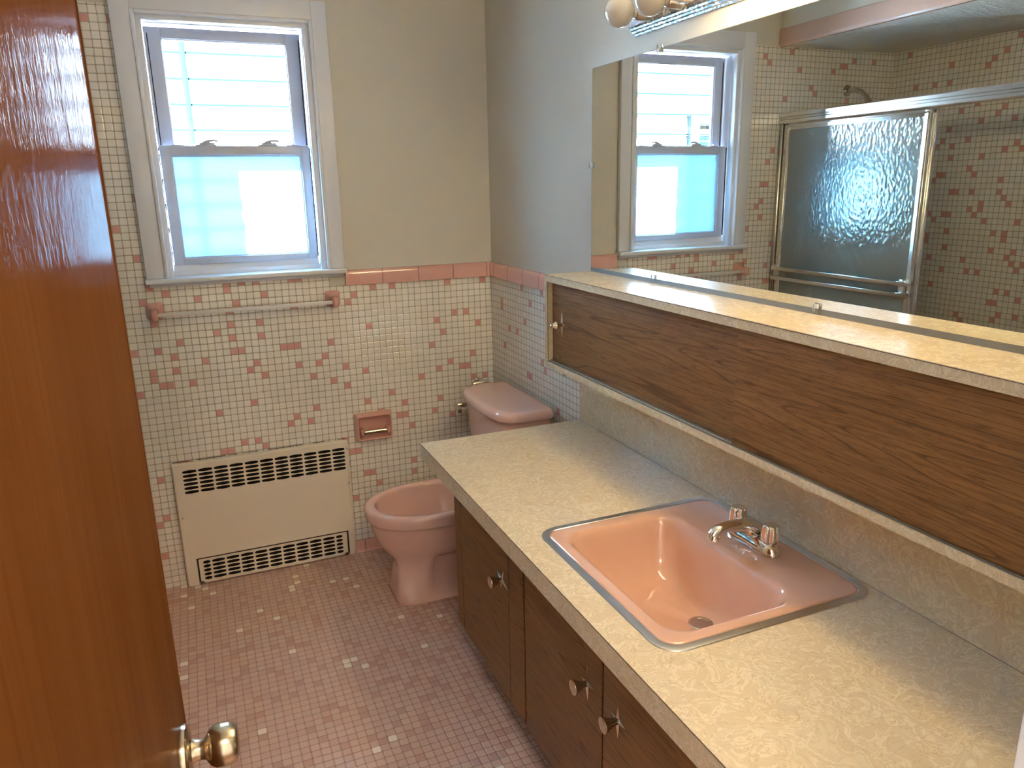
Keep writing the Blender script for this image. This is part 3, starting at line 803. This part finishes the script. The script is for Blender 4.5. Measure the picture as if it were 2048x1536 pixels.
tube(bm, [(-.245, TY + .166, .690), (-.268, TY + .168, .690), (-.276, TY + .160, .690), (-.280, TY + .130, .688), (-.280, TY + .095, .685)], [.010, .010, .0095, .0085, .0085], 12)
obj('flush_lever', bm, M['chrome_d'], to)
for s_ in (-1, 1):
    bm = bmesh.new(); lathe(bm, (-.36, TY + s_ * .098, .004), (0, 0, 1), [(0, .016), (.012, .014), (.018, .008), (.02, 0)], 20)
    obj('bolt_cap', bm, M['pink_toilet'], to)

# chrome T-handle on the wall behind the tank
vh = thing('valve_handle', 'small chrome T-bar handle on the tiled wall behind the toilet tank', 'valve', (-.075, 0, .70))
bm = bmesh.new(); lathe(bm, (-.075, .003, .708), (0, -1, 0), [(0, .018), (.003, .017), (.006, .009), (.03, .0075), (.034, .011), (.048, .011), (.050, 0)], 24)
obj('stem', bm, M['chrome_d'], vh)
bm = bmesh.new(); lathe(bm, (-.118, -.046, .7075), (1, 0, 0.06), [(0, 0), (.001, .0105), (.006, .012), (.066, .0105), (.071, .0115), (.078, .0105), (.079, 0)], 24)
obj('bar', bm, M['chrome_d'], vh)

# ------------------------------------------------------------------ convector cover
RX0, RX1, RZ = -1.363, -.6766, .5234; RY = -.026
cv = thing('radiator_cover', 'cream painted wall convector cover with slotted grilles below the window', 'radiator', ((RX0 + RX1) / 2, 0, 0))
bm = bmesh.new()
UG = (-1.3310, -.6915, .3960, .4985); LG = (-1.3120, -.7140, .012, .1105)
def shellbox(x0, x1, z0, z1, bev=0): box(bm, x0, x1, RY, RY + .0012, z0, z1, bev)
shellbox(RX0 + .010, RX1 - .010, UG[3], RZ - .008); shellbox(RX0 + .010, RX1 - .010, LG[3] + .006, UG[2])
shellbox(RX0 + .010, UG[0], UG[2], UG[3]); shellbox(UG[1], RX1 - .010, UG[2], UG[3])
shellbox(RX0 + .010, -1.3200, 0, LG[3] + .006); shellbox(-.7060, RX1 - .010, 0, LG[3] + .006)
# rolled edges
def roll(pts):
    tube(bm, pts, .0105, 12)
box(bm, RX0, RX0 + .012, RY + .0005, -.0005, 0.0, RZ - .002, .006, 3); box(bm, RX1 - .012, RX1, RY + .0005, -.0005, 0.0, RZ - .002, .006, 3)
box(bm, RX0, RX1, RY + .0005, -.0005, RZ - .012, RZ, .006, 3)
obj('cover', bm, M['convector'], cv, smooth=40)
def grille(bm, x0, x1, z0, z1, cols, rows, y, th=.0014, fx=.86, fz=.72):
    nx = len(cols)
    z = z0
    for r_ in range(rows):
        za, zb = z0 + (z1 - z0) * r_ / rows, z0 + (z1 - z0) * (r_ + 1) / rows
        for (xa, xb) in cols:
            cxm, czm = (xa + xb) / 2, (za + zb) / 2; hw, hz = (xb - xa) / 2 - .0035, (zb - za) / 2 * fz
            sh = min(.006, hw * .3)
            inner = [(cxm - hw, czm - hz * .55), (cxm - hw + sh, czm - hz * .85), (cxm, czm - hz * 1.12), (cxm + hw - sh, czm - hz * .85), (cxm + hw, czm - hz * .55),
                     (cxm + hw, czm + hz * .55), (cxm + hw - sh, czm + hz * .85), (cxm, czm + hz * 1.12), (cxm - hw + sh, czm + hz * .85), (cxm - hw, czm + hz * .55)]
            outer = [(xa, za), (xa + (xb - xa) * .25, za), (cxm, za), (xb - (xb - xa) * .25, za), (xb, za), (xb, zb), (xb - (xb - xa) * .25, zb), (cxm, zb), (xa + (xb - xa) * .25, zb), (xa, zb)]
            for yy, rev in ((y, 0), (y + th, 1)):
                I = [bm.verts.new((p[0], yy, p[1])) for p in inner]; O = [bm.verts.new((p[0], yy, p[1])) for p in outer]
                for k in range(10): bm.faces.new((O[k], O[(k + 1) % 10], I[(k + 1) % 10], I[k]))
                if not rev: I0 = I
            for k in range(10): bm.faces.new((I0[k], I0[(k + 1) % 10], I[(k + 1) % 10], I[k]))
bm = bmesh.new(); w = (UG[1] - UG[0]) / 11
grille(bm, UG[0], UG[1], UG[2], UG[3], [(UG[0] + w * k, UG[0] + w * (k + 1)) for k in range(11)], 6, RY)
bmesh.ops.remove_doubles(bm, verts=bm.verts, dist=1e-5)
obj('upper_grille', bm, M['convector'], cv, smooth=0)
bm = bmesh.new(); x0, x1 = -1.300, -.730; w0 = .034; w = (x1 - x0 - 2 * w0) / 9
cols = [(x0, x0 + w0)] + [(x0 + w0 + w * k, x0 + w0 + w * (k + 1)) for k in range(9)] + [(x1 - w0, x1)]
grille(bm, x0, x1, .016, .105, cols, 5, RY - .002)
box(bm, x0 - .013, x1 + .016, RY - .002, RY - .0006, .105, .112); box(bm, x0 - .013, x0, RY - .002, RY - .0006, .006, .105); box(bm, x1, x1 + .016, RY - .002, RY - .0006, .006, .105)
box(bm, x0 - .013, x1 + .016, RY - .002, RY - .0006, .006, .016)
lg = obj('lower_grille', bm, M['convector'], cv, smooth=0)
bm = bmesh.new(); box(bm, -1.3170, -.7090, RY - .0008, RY + .001, .1125, .1150); box(bm, -1.319, -1.3165, RY - .0008, RY + .001, .012, .1150); box(bm, -.7115, -.7092, RY - .0008, RY + .001, .012, .1150)
obj('gap', bm, M['rust'], lg, smooth=0)
bm = bmesh.new(); box(bm, -1.345, -.690, -.004, -.002, .004, .505); obj('inner_back', bm, M['dark'], cv, smooth=0)
for (x, z) in ((-.6835, .490), (-.6860, .335), (-1.348, .300)):
    bm = bmesh.new(); lathe(bm, (x, RY, z), (0, -1, 0), [(0, .005), (.002, .0045), (.0035, .002), (.004, 0)], 14)
    obj('screw', bm, M['screw'], cv)
# cracked edge of the tile opening above the cover
rnd = random.Random(3); x = -1.36
while x < -.69:
    L_ = rnd.uniform(.03, .16); obj('caulk_crack', B(x, min(x + L_, -.685), -.0012, .0, RZ + rnd.uniform(.001, .003), RZ + .0045), M['rust'], cv, smooth=0); x += L_ + rnd.uniform(.01, .06)

# ------------------------------------------------------------------ towel bar
tb = thing('towel_bar', 'white flat towel bar between two pink ceramic posts below the window', 'towel bar', (-1.016, 0, 1.13))
for (x, s_) in ((-1.345, 1), (-.690, -1)):
    bm = bmesh.new()
    rings = []
    for (y, hx, z0, z1) in ((.003, .030, 1.094, 1.158), (-.006, .029, 1.096, 1.156), (-.012, .022, 1.100, 1.150), (-.022, .0155, 1.102, 1.142), (-.040, .0125, 1.100, 1.138), (-.058, .0125, 1.096, 1.140), (-.068, .0105, 1.098, 1.139), (-.073, .006, 1.104, 1.133)):
        rings.append([Vector((p.x, y, p.y)) for p in rrect(x - hx, x + hx, z0, z1, .010 if hx > .02 else .0085, 0, 5)])
    loft(bm, rings); obj('post', bm, M['pink_tile'], tb, smooth=50)
bm = bmesh.new(); box(bm, -1.335, -.700, -.066, -.052, 1.111, 1.1245, .002); obj('bar', bm, M['towel_bar'], tb)

# ------------------------------------------------------------------ toilet paper holder
tp = thing('paper_holder', 'pink ceramic toilet paper holder with brassy roller, no paper, set in the tiled wall', 'toilet paper holder', (-.560, 0, .567))
X0, X1, Z0, Z1 = -.642, -.478, .505, .631
def rz(i, y, tilt=0): return [Vector((p.x, y - (0 if not tilt else tilt * (p.y - Z0) / (Z1 - Z0)), p.y)) for p in rrect(X0 + i, X1 - i, Z0 + i, Z1 - i, .010, 0, 5)]
bm = bmesh.new()
loft(bm, [rz(0, .003), rz(.001, -.004), rz(.006, -.020), rz(.009, -.034), rz(.0115, -.0365), rz(.0145, -.035), rz(.019, -.012), rz(.024, -.0015)])
for sx in (X0 + .027, X1 - .027):
    box(bm, sx - .007, sx + .007, -.052, -.004, .540, .568, .006, 3)
obj('holder', bm, M['pink_tile'], tp, smooth=50)
bm = bmesh.new(); lathe(bm, (X0 + .034, -.044, .5545), (1, 0, 0), [(0, .004), (.001, .0078), (.016, .0078), (.0165, .0098), (.0625, .0098), (.063, .0112), (.067, .0112), (.0675, .0090), (.094, .0090), (.0955, 0)], 24)
obj('roller', bm, M['gold_chrome'], tp)

# ------------------------------------------------------------------ bathtub and shower enclosure (seen in the mirror)
bt = thing('bathtub', 'pink bathtub built in behind the shower sliding doors', 'bathtub', ((TUBW + TUBX) / 2, TUBY / 2, 0))
bm = bmesh.new()
def tr(ix, iy, z, r): return rrect(TUBW + .001 + ix, TUBX - ix, TUBY + .001 + iy, -.001 - iy, r, z, 8)
loft(bm, [tr(0, 0, 0, .004), tr(0, 0, .36, .004), tr(.004, .004, .372, .008), tr(.012, .012, .376, .012), tr(.07, .08, .376, .07), tr(.085, .095, .368, .085), tr(.10, .12, .30, .10), tr(.12, .16, .14, .11), tr(.15, .20, .085, .11), tr(.25, .4, .075, .08)])
obj('tub', bm, M['pink'], bt, smooth=50)
SXP = -1.550
se = thing('shower_door', 'aluminium framed sliding shower door with hammered glass and twin towel rails', 'shower door', (SXP, -.75, .376))
bm = bmesh.new()
prof = [(-.028, 1.817), (.010, 1.817), (.014, 1.822), (.014, 1.834), (.010, 1.838), (.010, 1.846), (.015, 1.850), (.015, 1.862), (.010, 1.868), (-.028, 1.868)]
loft(bm, [[Vector((SXP + x, y, z)) for x, z in prof] for y in (TUBY, 0)])
obj('header', bm, M['alu'], se, smooth=0)
for ya, yb in ((-.030, -.0005), (TUBY + .0005, TUBY + .03)):
    bm = bmesh.new(); box(bm, SXP - .028, SXP + .006, ya, yb, .395, 1.817, .002)
    s0 = (ya + yb) / 2
    box(bm, SXP + .005, SXP + .013, s0 - .009, s0 - .002, .395, 1.817, .0015); box(bm, SXP + .005, SXP + .013, s0 + .002, s0 + .009, .395, 1.817, .0015)
    obj('wall_jamb', bm, M['alu'], se)
bm = bmesh.new(); box(bm, SXP - .030, SXP + .016, TUBY + .001, -.001, .377, .396, .003); obj('bottom_track', bm, M['alu'], se)
def panel(xc, ya, yb, rails):
    bm = bmesh.new()
    z0, z1 = .402, 1.812; w_ = .034
    for (a, b, c, d_) in ((ya, ya + w_, z0, z1), (yb - w_, yb, z0, z1)):
        box(bm, xc - .007, xc + .006, a, b, c, d_, .002); m_ = (a + b) / 2
        box(bm, xc + .005, xc + .011, m_ - .010, m_ + .002, c, d_ - .012, .002)
    for (c, d_) in ((z0, z0 + .03), (z1 - .026, z1)):
        box(bm, xc - .007, xc + .0058, ya + .002, yb - .002, c, d_, .002); m_ = (c + d_) / 2
        box(bm, xc + .005, xc + .0105, ya + .012, yb - .012, m_ - .002, m_ + .006, .002)
    f = obj('panel_frame', bm, M['alu'], se)
    obj('glass', B(xc - .0025, xc + .0015, ya + w_ - .002, yb - w_ + .002, z0 + .028, z1 - .024), M['hammered'], f, smooth=0)
    if rails:
        bm = bmesh.new()
        for z in (1.076, 1.124): box(bm, xc + .030, xc + .036, ya + .002, yb - .002, z - .009, z + .009, .002)
        for y in (ya + .045, yb - .016):
            for z in (1.076, 1.124): box(bm, xc + .010, xc + .034, y - .014, y + .014, z - .011, z + .011, .002)
            box(bm, xc + .006, xc + .012, y - .018, y + .018, 1.06, 1.14, .002)
        obj('towel_rail', bm, M['alu'], f)
panel(SXP + .0015, -.851, -.040, True)
panel(SXP - .0175, -.860, -.045, False)
sh = thing('shower_head', 'chrome shower head on a bent arm high on the tiled tub wall', 'shower head', (-1.965, 0, 1.985))
bm = bmesh.new(); lathe(bm, (-1.965, .003, 1.985), (0, -1, 0), [(0, .028), (.003, .028), (.007, .022), (.009, .012), (.010, 0)], 28); obj('flange', bm, M['chrome_d'], sh)
bm = bmesh.new(); tube(bm, [(-1.965, -.004, 1.985), (-1.965, -.05, 1.985), (-1.965, -.09, 1.972), (-1.965, -.125, 1.945), (-1.965, -.15, 1.915)], .0105, 16); obj('arm', bm, M['chrome_d'], sh)
bm = bmesh.new(); lathe(bm, (-1.965, -.146, 1.920), (0, -.55, -.83), [(0, .013), (.012, .015), (.018, .011), (.024, .013), (.045, .028), (.055, .033), (.062, .032), (.063, 0)], 32); obj('head', bm, M['chrome_d'], sh)

# ------------------------------------------------------------------ lights
def light(name, typ, loc, rot, energy, color, **kw):
    l = bpy.data.lights.new(name, typ); l.energy = energy; l.color = color
    for k, v in kw.items(): setattr(l, k, v)
    o = bpy.data.objects.new(name, l); COL.objects.link(o); o.location = loc; o.rotation_euler = rot
    return o
sun_dir = Vector((.22, .72, -.62)).normalized()
sun = light('sun', 'SUN', (0, -6, 8), (0, 0, 0), 345, (.61, .765, 1.0), angle=.01)
sun.rotation_euler = sun_dir.to_track_quat('-Z', 'Y').to_euler()
light('hall_fill_light', 'AREA', (-1.0, -3.6, 2.40), (0, 0, 0), 23, (1.0, .72, .45), size=.35)  # unseen area light added in the hall as warm fill
w = bpy.data.worlds.new('World'); S.world = w; w.use_nodes = True
bg = w.node_tree.nodes['Background']; bg.inputs[0].default_value = (.60, .745, 1.0, 1); bg.inputs[1].default_value = 24

# ------------------------------------------------------------------ camera
yaw, pitch, roll, fpx = .3951059, .2573615, -.0199655, 1505.18
cy_, sy_ = math.cos(yaw), math.sin(yaw); cp_, sp_ = math.cos(pitch), math.sin(pitch)
F = Vector((sy_ * cp_, cy_ * cp_, -sp_)); Rv = Vector((cy_, -sy_, 0)); U = Rv.cross(F)
c_, s_ = math.cos(roll), math.sin(roll)
R2 = Rv * c_ + U * s_; U2 = U * c_ - Rv * s_
cam = bpy.data.cameras.new('Camera'); co_ = bpy.data.objects.new('Camera', cam); COL.objects.link(co_)
m = Matrix((R2, U2, -F)).transposed().to_4x4(); m.translation = Vector((-1.1949414, -3.0809159, 1.5516988))
co_.matrix_world = m
cam.sensor_fit = 'HORIZONTAL'; cam.sensor_width = 36; cam.lens = 36 * fpx / 2048; cam.clip_start = .01
S.camera = co_

S.view_settings.view_transform = 'Standard'; S.view_settings.look = 'None'; S.view_settings.gamma = 1; S.view_settings.exposure = 0
S.view_settings.use_curve_mapping = False
cy = S.cycles
cy.use_denoising = True; cy.denoiser = 'OPENIMAGEDENOISE'
cy.max_bounces = 7; cy.diffuse_bounces = 4; cy.glossy_bounces = 5; cy.transmission_bounces = 5; cy.transparent_max_bounces = 8
cy.use_adaptive_sampling = True; cy.adaptive_threshold = .06
cy.caustics_reflective = False; cy.caustics_refractive = True; cy.sample_clamp_indirect = 60
cy.use_guiding = False
